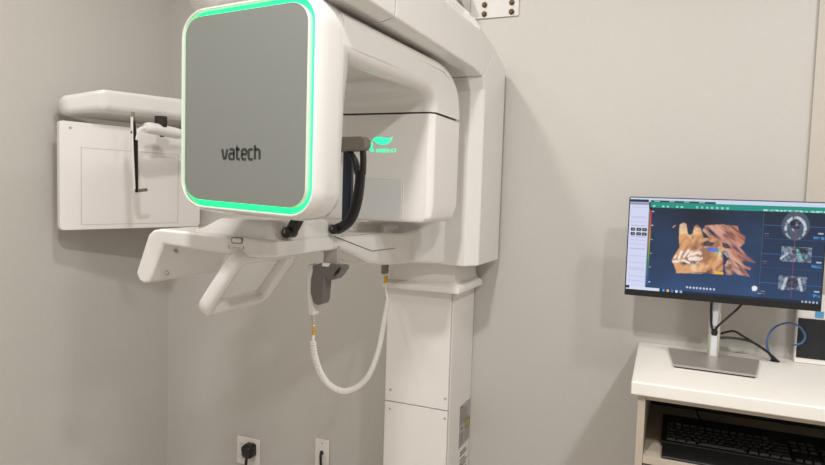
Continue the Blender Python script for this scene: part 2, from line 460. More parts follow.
# slider and its marks
bm = bmesh.new(); l = rrect(.0125, .0048, .0045, 5, -.8605, 1.306)
loft(bm, [[(a, -1.022, b) for a, b in l], [(a, -1.0325, b) for a, b in l]])
sl = fin('slider_button', bm, M['white'], table, .0012, 2)
bm = bmesh.new(); l = rrect(.0155, .0068, .006, 5, -.8605, 1.306); l2 = rrect(.0130, .0052, .0048, 5, -.8605, 1.306)
loft(bm, [[(a, -1.026, b) for a, b in l], [(a, -1.0308, b) for a, b in l], [(a, -1.0308, b) for a, b in l2], [(a, -1.026, b) for a, b in l2]], closed=True)
fin('slider_slot', bm, M['block'], table)
bm = bmesh.new()
strokes(bm, [[(0, .008), (.001, 0), (.004, 0)], [(.0455, 0), (.042, .0), (.0445, .008)]] + [[(x, .0025), (x + .0016, .0025)] for x in (.009, .0135, .018, .0225, .027, .0315, .036)],
        (-.882, -1.0302, 1.2885), (.9, 0, 0), (0, 0, .8), (0, -1, 0), .0011, .0004)
fin('slider_marks', bm, M['ink'], table, smooth=False)
# hand grip loop
def grip():
    a = Vector((-.850, -1.040, 1.272)); e2 = Vector((-.091, 0, -.122)); 
    A = a; B = a + e2; D = Vector((-.850, -.835, 1.272)); E_ = D + e2
    L = [B.lerp(A, .06), A.lerp(B, .1), A.lerp(D, .1), D.lerp(A, .1), D.lerp(E_, .1), E_.lerp(D, .1), E_.lerp(B, .1), B.lerp(E_, .08)]
    pts = []
    for c, p0, p1 in ((A, B.lerp(A, .8), A.lerp(D, .12)), (D, D.lerp(A, .12), D.lerp(E_, .2)), (E_, E_.lerp(D, .2), E_.lerp(B, .12)), (B, B.lerp(E_, .12), B.lerp(A, .2))):
        for k in range(7):
            t = k / 6; pts.append((1 - t) ** 2 * p0 + 2 * t * (1 - t) * c + t * t * p1)
    nrm = (D - A).cross(B - A).normalized()
    n = len(pts); bm = bmesh.new(); loops = []
    for i, p in enumerate(pts):
        d = (pts[(i + 1) % n] - pts[i - 1]).normalized(); s = d.cross(nrm)
        loops.append([p + s * x + nrm * y for x, y in rrect(.0155, .0165, .012, 4)])
    loft(bm, loops, closed=True)
    return bm
fin('hand_grip', grip(), M['white'], table)

# temple supports: curved forked black arms with a taupe pad
def temple(y, p):
    bm = bmesh.new()
    sweep(bm, smoothpath([(x, y, z) for x, z in p], 6), lambda t: rrect(.010, .0125 - .002 * t, .006, 3), up=(1, 0, 0))
    cyl(bm, (p[0][0], y - .017, p[0][1]), (p[0][0], y + .012, p[0][1]), .0115, 18)
    t = fin('temple_support', bm, M['black'], table); t['label'] = 'black curved head support'
    e = p[-1]
    bm = bmesh.new()
    sweep(bm, smoothpath([(e[0] + .0065, y, e[1] - .008), (e[0] + .007, y, 1.49), (e[0] + .005, y, 1.515)], 5), rrect(.009, .0055, .004, 3), up=(1, 0, 0))
    fin('fork_tine', bm, M['black'], t)
    bm = bmesh.new()
    sweep(bm, smoothpath([(e[0] - .007, y, e[1] - .008), (e[0] - .013, y, 1.485), (e[0] - .024, y, 1.502), (e[0] - .036, y, 1.513)], 5), rrect(.009, .0055, .004, 3), up=(1, 0, 0))
    fin('fork_tine', bm, M['black'], t)
    bm = bmesh.new(); f = -.677 + (p[0][0] + .750) * 3; l = [(-.76, 1.509), (f - .004, 1.511), (f + .006, 1.520), (f + .006, 1.536), (f - .004, 1.544), (-.76, 1.543)]
    prism(bm, l, 'y', y - .016, y + .016)
    fin('temple_pad', bm, M['block'], t, .005, 3)['label'] = 'taupe rubber pad'
    bm = bmesh.new(); cyl(bm, (p[0][0] - .011, y - .015, p[0][1] + .003), (p[0][0] - .009, y - .009, p[0][1] + .003), .0105, 20); fin('pivot_cap', bm, M['steel'], t, .002, 1)
temple(-.803, [(-.750, 1.326), (-.731, 1.335), (-.712, 1.354), (-.699, 1.388), (-.692, 1.430), (-.6905, 1.465)])
temple(-.978, [(-.762, 1.326), (-.754, 1.338), (-.738, 1.366), (-.724, 1.400), (-.715, 1.434), (-.712, 1.470)])
bm = bmesh.new(); box(bm, -.746, -.722, -.79, -.775, 1.345, 1.512)
fin('chin_rest_bar', bm, M['navy'], table, .003, 2)['label'] = 'dark navy upright bar'

# switch cradle: grey holder under the table
def yp(name, m, parent, poly, y0, y1, bev, seg=3):
    bm = bmesh.new(); prism(bm, poly, 'y', y0, y1); return fin(name, bm, m, parent, bev, seg)
SY = -.78
cradle = yp('switch_cradle', M['dgrey'], table,
            [(-.815, 1.232), (-.802, 1.240), (-.735, 1.239), (-.736, 1.230), (-.744, 1.218), (-.756, 1.204), (-.775, 1.199), (-.783, 1.207), (-.787, 1.150), (-.790, 1.141), (-.802, 1.136), (-.816, 1.141), (-.824, 1.165), (-.824, 1.20)],
            SY - .018, SY + .018, .004)
cradle['label'] = 'grey holder for the hand switch'
bm = bmesh.new(); box(bm, -.792, -.772, SY - .019, SY - .008, 1.2335, 1.2412); fin('clip', bm, M['white2'], cradle, .002, 2)
bm = bmesh.new(); box(bm, -.80, -.760, SY + .0, SY + .016, 1.236, 1.285); fin('hanger', bm, M['line'], cradle, .003, 2)
bm = bmesh.new(); prism(bm, [(-.757, 1.2115), (-.745, 1.2205), (-.739, 1.233), (-.7445, 1.233), (-.755, 1.222)], 'y', SY - .019, SY + .019); fin('notch', bm, M['black'], cradle)
bm = bmesh.new(); box(bm, -.870, -.853, -.31, -.285, 1.155, 1.200); fin('cord_hook', bm, M['block'], mach, .003, 2)

# cephalometric unit on its own arm at the left (a part of the machine)
bm = bmesh.new()
top = [(-1.886, -.488, 1.757), (-1.975, -.585, 1.715), (-2.035, -.565, 1.705), (-1.925, -.06, 1.737), (-1.775, -.035, 1.764)]
bot = [(-1.888, -.482, 1.676), (-1.970, -.570, 1.652), (-2.022, -.555, 1.648), (-1.920, -.065, 1.645), (-1.780, -.04, 1.680)]
loft(bm, [bot, top])
ceph = fin('skull_imaging_arm', bm, M['white'], mach, .022, 5, ang=25)
ceph['label'] = 'side arm for skull pictures'
bm = bmesh.new(); box(bm, -1.80, -.90, -.16, -.09, 1.672, 1.738); fin('extension_arm', bm, M['white'], ceph, .01, 3)
pl0, pl1 = Vector((-1.980, -.585, 0)), Vector((-1.846, -.044, 0)); du = (pl1 - pl0).normalized(); dn = Vector((du.y, -du.x, 0))
plen = (pl1 - pl0).length
def plate_pt(u, z, n): return tuple(pl0 + du * u + dn * n + Vector((0, 0, z)))
bm = bmesh.new(); l = rrect(plen / 2, .1905, .014, 4, plen / 2, 1.4395)
loft(bm, [[plate_pt(a, b, -.022) for a, b in l], [plate_pt(a, b, 0) for a, b in l]])
plate = fin('sensor_plate', bm, M['plate'], ceph, .003, 2, ang=60); plate['label'] = 'flat white upright sensor plate'
def uz(fx, fz): return fx, fz
bm = bmesh.new()
for a0, a1, b0, b1 in ((.072, .455, 1.5405, 1.5418), (.072, .455, 1.2662, 1.2675), (.072, .0735, 1.2662, 1.5418), (.4535, .455, 1.2662, 1.5418)):
    P = [plate_pt(a, b, n) for n in (-.001, .0006) for a, b in ((a0, b0), (a1, b0), (a1, b1), (a0, b1))]
    v = [bm.verts.new(p) for p in P]
    for q in ((0, 1, 2, 3), (4, 7, 6, 5), (0, 4, 5, 1), (1, 5, 6, 2), (2, 6, 7, 3), (3, 7, 4, 0)): bm.faces.new([v[i] for i in q])
fin('window_outline', bm, M['line'], plate, smooth=False)
bm = bmesh.new(); cyl(bm, plate_pt(.036, 1.607, -.002), plate_pt(.036, 1.607, .0012), .005, 14); fin('screw', bm, M['line'], plate)
# nasion rod
rx, ry = -1.80, -.425
bm = bmesh.new(); sweep(bm, [(rx, ry - .010, 1.655), (rx, ry - .009, 1.598), (rx, ry - .002, 1.590), (rx, ry + .002, 1.50), (rx, ry + .006, 1.388)],
                        lambda t: rrect(.0045, .0042 if t < .2 else .0105 - .006 * max(0, t - .4) / .6, .002, 2), up=(0, 1, 0))
nr = fin('nasion_rod', bm, M['black'], ceph); nr['label'] = 'black hanging nose rod'
bm = bmesh.new(); sweep(bm, [(rx + .0005, ry - .0175, 1.655), (rx + .0005, ry - .0155, 1.56), (rx + .0005, ry - .006, 1.40)], rrect(.0045, .0022, .001, 2), up=(0, 1, 0))
fin('rod_edge', bm, M['satin'], nr)
bm = bmesh.new(); cyl(bm, (rx, ry + .008, 1.394), (rx + .01, ry + .042, 1.399), .006, 12); fin('rod_tip', bm, M['steel'], nr)
bm = bmesh.new(); cyl(bm, (rx, ry - .012, 1.640), (rx, ry - .012, 1.672), .006, 12); fin('rod_mount', bm, M['block'], nr)
# ear rod holder
bm = bmesh.new(); sweep(bm, smoothpath([(-1.80, -.385, 1.623), (-1.799, -.36, 1.624), (-1.797, -.33, 1.623), (-1.79, -.25, 1.617), (-1.785, -.215, 1.614)], 4), lambda t: circ(.0215 * math.sqrt(max(.02, 1 - abs(2 * t - 1) ** 6)), 16))
er = fin('ear_rod_holder', bm, M['white'], ceph)
bm = bmesh.new(); cyl(bm, (-1.787, -.23, 1.613), (-1.778, -.16, 1.610), .014, 14); fin('ear_rod', bm, M['black'], er)
bm = bmesh.new(); sweep(bm, smoothpath([(-1.80, -.425, 1.575), (-1.80, -.415, 1.605), (-1.80, -.395, 1.620), (-1.80, -.37, 1.624)], 5), rrect(.006, .006, .003, 2)); fin('elbow', bm, M['satin'], er)
bm = bmesh.new(); cyl(bm, (-1.797, -.31, 1.632), (-1.797, -.31, 1.672), .022, 18); fin('mount', bm, M['gap'], er)
bm = bmesh.new(); cyl(bm, (-1.797, -.305, 1.597), (-1.797, -.305, 1.606), .008, 12); fin('knob', bm, M['gap'], er)

# ------------------------------------------------------------------ exposure hand switch
sw = thing('exposure_switch', (-.828, SY, 1.03), 'white hand switch in the grey holder under the chin table, with coiled white cord', 'switch')
yp('switch_body', M['white'], sw, [(-.838, 1.228), (-.832, 1.236), (-.822, 1.236), (-.8175, 1.205), (-.8175, 1.13), (-.815, 1.125), (-.815, 1.108), (-.832, 1.108), (-.838, 1.16)], SY - .013, SY + .013, .004)
bm = bmesh.new(); sweep(bm, [(-.823, SY, 1.114), (-.8225, SY, 1.083)], lambda t: circ(.0085 - .0055 * t, 12)); fin('strain_relief', bm, M['relief'], sw)
bm = bmesh.new(); cyl(bm, (-.8225, SY, 1.080), (-.8225, SY, 1.058), .0042, 10); fin('yellow_tag', bm, M['yellow'], sw)['label'] = 'yellow tag on the cord below the switch'
bm = bmesh.new(); box(bm, -.863, -.8545, -.30, -.290, 1.125, 1.150); fin('yellow_tag', bm, M['yellow'], sw)['label'] = 'yellow tag on the cord beside the collar'
bm = bmesh.new(); tube(bm, [(-.8225, SY, 1.086), (-.8225, SY, 1.07), (-.823, SY, 1.055), (-.824, SY, 1.038)], .003, 8, 3); fin('cord_end', bm, M['cord'], sw)
bm = bmesh.new(); tube(bm, [(-.860, -.295, 1.19), (-.858, -.295, 1.145), (-.855, -.297, 1.10), (-.848, -.30, 1.068)], .003, 8, 4); fin('cord_end', bm, M['cord'], sw)
cp = [(-0.824, -0.78, 1.042), (-0.824, -0.77, 1.002), (-0.823, -0.74, 0.948), (-0.822, -0.69, 0.903), (-0.813, -0.63, 0.874), (-0.799, -0.57, 0.876), (-0.796, -0.51, 0.901), (-0.806, -0.44, 0.952), (-0.83, -0.36, 1.013), (-0.847, -0.3, 1.069)]
cpath = smoothpath(cp, 60)
P = cpath; tl = [0]
for a, b in zip(P, P[1:]): tl.append(tl[-1] + (b - a).length)
hel = []; prev = Vector((1, 0, 0))
N_ = 1500; j = 0
for i in range(N_ + 1):
    s = tl[-1] * i / N_
    while j < len(tl) - 2 and tl[j + 1] < s: j += 1
    f = (s - tl[j]) / max(1e-9, tl[j + 1] - tl[j]); p = P[j].lerp(P[j + 1], min(1, f)); d = (P[j + 1] - P[j]).normalized()
    u = (prev - d * prev.dot(d)).normalized(); prev = u; w_ = d.cross(u)
    a = 2 * PI * s / .0066
    hel.append(p + (u * math.cos(a) + w_ * math.sin(a)) * .0060)
bm = bmesh.new(); sweep(bm, hel, circ(.0022, 5)); fin('coiled_cord', bm, M['cord'], sw)

# ------------------------------------------------------------------ bracket on the wall
br = thing('wall_bracket', (-.61, -.002, 2.018), 'white steel wall bracket with four bolts above the machine', 'bracket')
bm = bmesh.new(); box(bm, -.702, -.533, -.006, -.0005, 2.019, 2.10); fin('wall_plate', bm, M['bracket'], br, .001, 1)
bm = bmesh.new(); prism(bm, [(-.006, 2.019), (-.006, 2.10), (-.10, 2.10), (-.10, 2.06)], 'x', -.7085, -.7025); fin('side_tab', bm, M['bracket'], br, .001, 1)
def make_bolt(x, z):
    bm = bmesh.new(); cyl(bm, (x, -.005, z), (x, -.009, z), .0095, 16); cyl(bm, (x, -.008, z), (x, -.016, z), .0062, 6)
    return fin('bolt', bm, M['brass'], br)
for x in (-.652, -.557):
    for z in (2.064, 2.033): make_bolt(x, z)

# ------------------------------------------------------------------ outlets
ol = thing('wall_outlet', (-1.612, 0, .31), 'square white power outlet plate on the wall, black plug pushed into it', 'outlet')
bm = bmesh.new(); box(bm, -1.671, -1.555, -.007, -.0005, .253, .371); pl = fin('cover_plate', bm, M['outlet'], ol, .003, 2)
for cx in (-1.640, -1.585):
    for cz in (.335, .290):
        bm = bmesh.new(); l = rrect(.0165, .0135, .006, 4, cx, cz); loft(bm, [[(a, -.006, b) for a, b in l], [(a, -.0085, b) for a, b in l]])
        s_ = fin('socket', bm, M['white'], ol, .0008, 1)
        bm = bmesh.new()
        for dx in (-.006, .006): box(bm, cx + dx - .001, cx + dx + .001, -.0088, -.0083, cz - .001, cz + .007)
        box(bm, cx - .002, cx + .002, -.0088, -.0083, cz - .009, cz - .005)
        fin('slots', bm, M['ink'], s_)
bm = bmesh.new(); 
sweep(bm, [(-1.594, -.0089, .328), (-1.594, -.03, .328), (-1.594, -.044, .326), (-1.594, -.048, .325)], lambda t: rrect(.024 - .008 * max(0, t - .6), .027 - .008 * max(0, t - .6), .011, 4))
pg = thing('power_plug', (-1.594, -.009, .328), 'black plug with a black cord in the square wall outlet', 'plug')
fin('plug_body', bm, M['black'], pg)
bm = bmesh.new(); tube(bm, [(-1.598, -.035, .308), (-1.600, -.036, .27), (-1.602, -.03, .2), (-1.60, -.02, .10), (-1.58, -.02, .02)], .0058, 10); fin('cord', bm, M['black'], pg)
cpth = thing('cable_plate', (-1.255, 0, .38), 'narrow white wall plate with one black cable through its hole', 'wall plate')
bm = bmesh.new(); box(bm, -1.287, -1.223, -.007, -.0005, .316, .432); fin('cover_plate', bm, M['outlet'], cpth, .003, 2)
for z in (.417, .331):
    bm = bmesh.new(); cyl(bm, (-1.255, -.0065, z), (-1.255, -.0078, z), .0025, 10); fin('screw', bm, M['block'], cpth)
bm = bmesh.new(); cyl(bm, (-1.256, -.0065, .378), (-1.256, -.0074, .378), .0085, 16); fin('cable_hole', bm, M['gap'], cpth)
bm = bmesh.new(); tube(bm, [(-1.256, -.0076, .378), (-1.254, -.018, .372), (-1.251, -.022, .35), (-1.250, -.020, .28), (-1.25, -.018, .15), (-1.24, -.02, .02)], .0052, 10)
tag(fin('cable', bm, M['black'], None), 'black cable hanging from the narrow wall plate', 'cable')

# ------------------------------------------------------------------ worktop and cabinet
DZ = .966
bm = bmesh.new(); prism(bm, [(-.0905, -.4705), (1.30, -.4705), (1.30, -.0005), (-.1005, -.0005)], 'z', DZ - .034, DZ)
tag(fin('worktop', bm, M['lam'], None, .004, 3), 'off-white worktop on the cabinet under the monitor', 'worktop')
cab = thing('cabinet', (.6, -.23, 0), 'beige open cabinet under the off-white worktop', 'cabinet')
simple('side_panel', M['cab'], cab, -.0735, -.0555, -.455, -.002, 0, DZ - .035, .001)
simple('side_panel', M['cab'], cab, 1.262, 1.28, -.455, -.002, 0, DZ - .035, .001)
simple('top_rail', M['cab'], cab, -.055, 1.2615, -.452, -.434, DZ - .047, DZ - .035, .001)
simple('shelf', M['cab'], cab, -.055, 1.2615, -.455, -.014, .757, .775, .001)
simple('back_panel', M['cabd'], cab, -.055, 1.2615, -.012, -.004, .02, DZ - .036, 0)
simple('plinth', M['cab'], cab, -.055, 1.2615, -.43, -.412, 0, .09, .001)
simple('door', M['cab'], cab, -.054, .60, -.4555, -.437, .10, .752, .002)
simple('door', M['cab'], cab, .604, 1.261, -.4555, -.437, .10, .752, .002)

# keyboard on the shelf
KZ = .775
kb = thing('keyboard', (.21, -.30, KZ), 'black computer keyboard with palm rest on the cabinet shelf', 'keyboard')
bm = bmesh.new(); prism(bm, [(-.362, KZ), (-.165, KZ), (-.165, KZ + .024), (-.175, KZ + .026), (-.362, KZ + .014)], 'x', -.016, .434)
fin('keyboard_body', bm, M['black'], kb, .003, 2)
bm = bmesh.new(); prism(bm, [(-.448, KZ + .001), (-.3635, KZ + .001), (-.3635, KZ + .013), (-.435, KZ + .010), (-.448, KZ + .006)], 'x', -.012, .43)
fin('palm_rest', bm, M['black'], kb, .004, 3)
keym = None
pitch = .0191
def key_at(x, row, wk=1.0):
    global keym
    y = -.347 + row * .0195 + (.008 if row == 5 else 0)
    zt = KZ + .0145 + (y + .362) * .064
    if keym is None:
        b = bmesh.new(); loft(b, [[(s * .0083, t * .0083, 0) for s, t in ((-1, -1), (1, -1), (1, 1), (-1, 1))], [(s * .0068, t * .0066 + .0006, .007) for s, t in ((-1, -1), (1, -1), (1, 1), (-1, 1))]])
        o = fin('key', b, mat('keycap', (17, 17, 19), .6), None, .001, 1); keym = o
        o.parent = kb
    else:
        o = keym.copy(); C.objects.link(o)
    o.location = Vector((x, y, zt)) - kb.location
    o.scale = (wk * (1 if wk == 1 else 1.12), 1, 1)
x0 = -.003
nk = 0
for row, ws in enumerate(([1.25, 1.25, 1.25, 6.25, 1.25, 1.25, 1.25, 1.25], [2.25] + [1] * 10 + [2.75], [1.75] + [1] * 11 + [2.25], [1.5] + [1] * 12 + [1.5], [1] * 13 + [2], [1] * 13)):
    x = x0
    for w_ in ws:
        key_at(x + pitch * w_ / 2, row, w_); x += pitch * w_; nk += 1
    if row in (0, 3, 4, 5):
        for k_ in range(3):
            key_at(x0 + pitch * 15.3 + pitch * (k_ + .5), row, 1); nk += 1
    if row in (0, 1, 2, 3, 4):
        for k_ in range(3):
            if nk < 99: key_at(x0 + pitch * 18.6 + pitch * (k_ + .5), row, 1); nk += 1
bm = bmesh.new(); tube(bm, [(.09, -.166, KZ + .012), (.075, -.13, KZ + .03), (.06, -.07, KZ + .075), (.075, -.03, KZ + .10), (.12, -.02, KZ + .11), (.2, -.018, KZ + .10)], .0022, 8)
fin('keyboard_cord', bm, M['black'], kb)

# ------------------------------------------------------------------ monitor
MY = -.17
mx0, mx1, mz0, mz1 = -.1395, .3545, 1.137, 1.425
mon = thing('monitor', (.107, -.18, DZ), 'thin black framed computer monitor on an aluminium stand, showing a skull scan', 'monitor')
bm = bmesh.new(); box(bm, mx0, mx1, MY, MY + .022, mz0, mz1); case = fin('housing', bm, M['black'], mon, .002, 2)
simple('rear_cover', M['dgrey'], mon, .0, .214, MY + .0215, MY + .045, 1.19, 1.35, .006)
simple('bezel_edge', M['dgrey'], case, mx0 + .001, mx1 - .001, MY + .001, MY + .02, mz1 - .0003, mz1 + .0012, .0005)
# the displayed picture
W_, H_ = 380, 208
img = np.zeros((H_, W_, 3)); U, V_ = np.meshgrid((np.arange(W_) + .5) / W_, (np.arange(H_) + .5) / H_)
def sn(x, y, seed):
    rs = np.random.RandomState(seed); g = rs.rand(64, 64)
    xi = np.floor(x).astype(int); yi = np.floor(y).astype(int); fx = x - xi; fy = y - yi
    fx = fx * fx * (3 - 2 * fx); fy = fy * fy * (3 - 2 * fy)
    G = lambda a, b: g[a % 64, b % 64]
    return (G(xi, yi) * (1 - fx) + G(xi + 1, yi) * fx) * (1 - fy) + (G(xi, yi + 1) * (1 - fx) + G(xi + 1, yi + 1) * fx) * fy
def fbm(s, seed): return .5 * sn(U * s * 1.8, V_ * s, seed) + .3 * sn(U * s * 3.6, V_ * s * 2, seed + 1) + .2 * sn(U * s * 7.2, V_ * s * 4, seed + 2)
def col(c): return np.array(lin(c))
def put(mask, c, a=1.0):
    a_ = (mask * a)[..., None]; img[:] = img * (1 - a_) + col(c) * a_
def R_(u0, v0, u1, v1): return ((U >= u0) & (U < u1) & (V_ >= v0) & (V_ < v1)).astype(float)
def poly(pts):
    ins = np.zeros_like(U, bool); n = len(pts)
    for i in range(n):
        (x1, y1), (x2, y2) = pts[i], pts[(i + 1) % n]
        c = ((y1 > V_) != (y2 > V_)) & (U < (x2 - x1) * (V_ - y1) / (y2 - y1 + 1e-12) + x1); ins ^= c
    return ins.astype(float)
def line(u0, v0, u1, v1, w):
    ax, ay = (U - u0) * 1.8, V_ - v0; bx, by = (u1 - u0) * 1.8, v1 - v0
    t = np.clip((ax * bx + ay * by) / (bx * bx + by * by + 1e-12), 0, 1)
    return (np.hypot(ax - bx * t, ay - by * t) < w).astype(float)
def blur(m, k=1):
    for _ in range(k):
        p = np.pad(m, 1, mode='edge'); m = (p[1:-1, 1:-1] * 2 + p[:-2, 1:-1] + p[2:, 1:-1] + p[1:-1, :-2] + p[1:-1, 2:]) / 6
    return m
put(np.ones_like(U), (24, 31, 44))
put(np.clip(fbm(3, 3) * .6 + (V_ - .3) * .7, 0, 1) * ((U > .12) & (U < .70)), (52, 88, 138), .7)
put(np.clip((V_ - .2) * .7 + .2, 0, 1) * (U >= .70), (44, 76, 122), .75)
# title strip, toolbar, side panel
put(R_(0, 0, 1, .045), (196, 208, 230)); put(R_(0, .02, .105, .05), (35, 45, 60)); put(R_(.115, .022, .46, .048), (30, 60, 62))
for k_ in range(4): put(R_(.135 + .08 * k_, .030, .165 + .08 * k_, .038), (190, 210, 210), .7)
put(R_(.115, .045, 1, .102), (22, 140, 124))
for k_ in range(7): put(R_(.13 + .025 * k_, .075, .142 + .025 * k_, .098), (160, 225, 215), .8 * (k_ % 3 != 1))
for k_ in range(7): put(R_(.36 + .026 * k_, .072, .372 + .026 * k_, .096), (150, 222, 210), .7)
put(R_(.70, .080, .99, .098) * (fbm(60, 8) > .42), (205, 240, 232), .8)
put(R_(0, .05, .108, .97), (203, 206, 232)); put(R_(.108, .115, .113, .97), (120, 128, 150))
for v in (.10, .2, .215, .26, .30, .42, .455, .50, .55, .63, .70, .76, .78, .85, .90): put(R_(.012, v, .10, v + .006), (150, 155, 190), .7)
put(R_(0, .052, .108, .075), (60, 66, 80), .6)
for r_ in range(2):
    for k_ in range(3):
        a = .013 + .032 * k_; b_ = .325 + .05 * r_
        put(R_(a, b_, a + .025, b_ + .036), (26, 26, 32)); put(R_(a + .007, b_ + .010, a + .018, b_ + .024), (170, 170, 180), .6)
# colour scale
for i_ in range(60):
    t = i_ / 59; v = .135 + .80 * t
    c = (200, 40 + 300 * t, 40) if t < .35 else ((200 - 400 * (t - .35), 150, 50) if t < .65 else (50, 140 - 200 * (t - .65), 90 + 200 * (t - .65)))
    put(R_(.117, v, .123, v + .0145), tuple(max(20, min(220, x)) for x in c))
for v in (.14, .29, .44, .59, .74, .9): put(R_(.126, v, .137, v + .007), (220, 225, 235), .8)
# skull rendering
vo = .297
def sh(l): return [(a, b - vo) for a, b in l]
def diag(a, su, sv, seed):
    x = (U * 1.8 * math.cos(a) + V_ * math.sin(a)) * su; y = (-U * 1.8 * math.sin(a) + V_ * math.cos(a)) * sv
    return .6 * sn(x + 40, y + 40, seed) + .4 * sn(2 * x + 80, 2 * y + 80, seed + 1)
n1, n2, n3 = diag(.75, 7, 26, 20), diag(.65, 10, 34, 30), fbm(30, 40)
n4 = diag(-1.1, 6, 16, 60)
jag = .012 * (fbm(30, 50) - .5)
face = poly(sh([(.279, .571), (.300, .545), (.315, .56), (.324, .653), (.335, .675), (.35, .66), (.357, .585), (.372, .560), (.390, .597), (.41, .694), (.477, .700), (.512, .80), (.520, 1.056), (.277, 1.085), (.262, 1.00), (.246, .955), (.26, .90), (.285, .81), (.279, .709)]))
red = poly(sh([(.415, .565), (.50, .548), (.578, .556), (.590, .62), (.622, .66), (.618, .73), (.594, .775), (.635, .85), (.685, .925), (.64, .915), (.610, .91), (.625, .955), (.66, .97), (.655, 1.0), (.62, .985), (.640, 1.03), (.655, 1.07), (.60, 1.055), (.537, 1.067), (.525, .97), (.54, .90), (.505, .80), (.477, .724), (.434, .68), (.40, .62)]))
cr = lin((205, 152, 104)), lin((150, 92, 58)), lin((240, 214, 176))
def mixcol(m, base, dark, lite, a, b):
    c = np.array(lin(base))[None, None] * np.ones((H_, W_, 1))
    ta = np.clip((a - .42) * 4, 0, 1)[..., None]; tb = np.clip((b - .55) * 5, 0, 1)[..., None]
    c = c * (1 - ta * .7) + np.array(lin(dark)) * ta * .7
    c = c * (1 - tb * .6) + np.array(lin(lite)) * tb * .6
    m_ = blur(m, 1)[..., None]; img[:] = img * (1 - m_) + c * m_
n5 = diag(.55, 5, 15, 91)
mixcol(red * np.clip((n1 * .6 + n5 * .4 - .28) * 6, .0, 1) * (.86 + .0 * n1), (192, 126, 102), (92, 54, 52), (228, 184, 162), n2, n1)
mixcol(face * np.clip((n4 * .5 + fbm(12, 33) * .5 - .24) * 6, .1, 1), (212, 156, 108), (120, 74, 52), (244, 214, 174), diag(-.9, 9, 20, 64), fbm(9, 77))
hole = poly(sh([(.40, .745), (.43, .725), (.47, .745), (.455, .775), (.42, .785), (.395, .775)])); put(blur(hole), (34, 46, 70), .9)
hole = poly(sh([(.505, .73), (.535, .745), (.555, .79), (.53, .795), (.51, .78)])); put(blur(hole), (30, 40, 62), .9)
put(blur(line(.52, .56, .545, .68, .035) * (n3 > .5), 1), (30, 32, 46), .6)
for a, b, c, d, w_ in ((.285, .925, .297, .855, .013), (.312, .905, .335, .835, .012), (.335, .90, .352, .85, .010), (.35, .88, .385, .855, .010), (.345, .925, .40, .915, .020), (.258, .965, .30, .955, .012), (.262, .925, .27, .90, .008), (.392, .852, .395, .862, .017), (.31, .945, .34, .965, .012)):
    put(blur(line(a, b - vo, c, d - vo, w_) * (n3 > .30), 1), (238, 228, 222), .88)
put(R_(.43, .79 - vo, .49, .835 - vo) * (n3 > .3), (60, 110, 205), .85); put(blur(line(.478, .875 - vo, .50, .80 - vo, .008)), (96, 180, 120), .8)
put(blur(line(.52, .84 - vo, .54, .88 - vo, .006)), (140, 190, 220), .8)
put(R_(.465, 1.035 - vo, .52, 1.065 - vo), (226, 178, 60), .9); put(R_(.46, 1.04 - vo, .475, 1.06 - vo), (200, 80, 50), .8)
put(blur(line(.40, .745 - vo, .385, 1.03 - vo, .02)), (180, 140, 116), .3)
put(R_(.36, 1.055 - vo, .44, 1.066 - vo), (60, 45, 40), .7)
put(line(.245, .60 - vo, .255, .58 - vo, .006), (200, 170, 120), .8)
# right hand slices
put(R_(.703, .12, .7055, .95), (70, 86, 110))
def ell(cu, cv, ru, rv): return (((U - cu) / ru) ** 2 + ((V_ - cv) / rv) ** 2 < 1).astype(float)
nn = fbm(40, 70)
cu, cv = .858, .235
put(blur(ell(cu, cv, .066, .145)), (74, 86, 104), .85)
ring = ell(cu, cv + .02, .052, .115) - ell(cu, cv + .035, .040, .10); put(blur(ring * (nn > .42)), (205, 212, 220), .8)
put(blur(ell(cu, cv - .02, .026, .05) * (nn > .45)), (20, 26, 36), .9); put(blur(ell(cu, cv + .02, .02, .04) * (nn < .45)), (190, 205, 205), .6)
put(R_(.800, .44, .942, .59), (78, 90, 110), .85); put(R_(.800, .44, .942, .59) * (nn > .52), (150, 160, 172), .6); put(R_(.85, .445, .925, .50) * (n3 > .42), (28, 34, 46), .85)
put(blur(line(.80, .565, .83, .51, .010)), (210, 214, 220), .7); put(blur(line(.875, .47, .895, .56, .012) * (nn > .42)), (110, 190, 170), .8)
put(R_(.795, .735, .928, .875), (72, 84, 104), .85); put(R_(.795, .735, .928, .875) * (nn > .5), (140, 150, 164), .6); put(ell(.862, .80, .035, .05) * (nn > .38), (24, 30, 42), .85)
for s_ in (-1, 1): put(blur(line(.862 + s_ * .03, .76, .862 + s_ * .045, .87, .012)), (205, 210, 216), .7)
put(R_(.857, .09, .8595, .95), (150, 70, 84), .7)
for v in (.235, .525, .815): put(R_(.706, v, 1, v + .005), (66, 110, 160), .8)
for v in (.37, .665): put(R_(.706, v, 1, v + .004), (60, 76, 104), .9)
for v in (.36, .64, .93):
    put(R_(.945, v - .03, .995, v) * (fbm(50, 11) > .42), (60, 130, 190), .9); put(R_(.965, v - .065, .99, v - .05), (200, 205, 215), .7)
for v in (.32, .60, .905): put(R_(.712, v, .735, v + .008), (160, 170, 190), .5); put(R_(.712, v + .025, .735, v + .032), (170, 80, 80), .5)
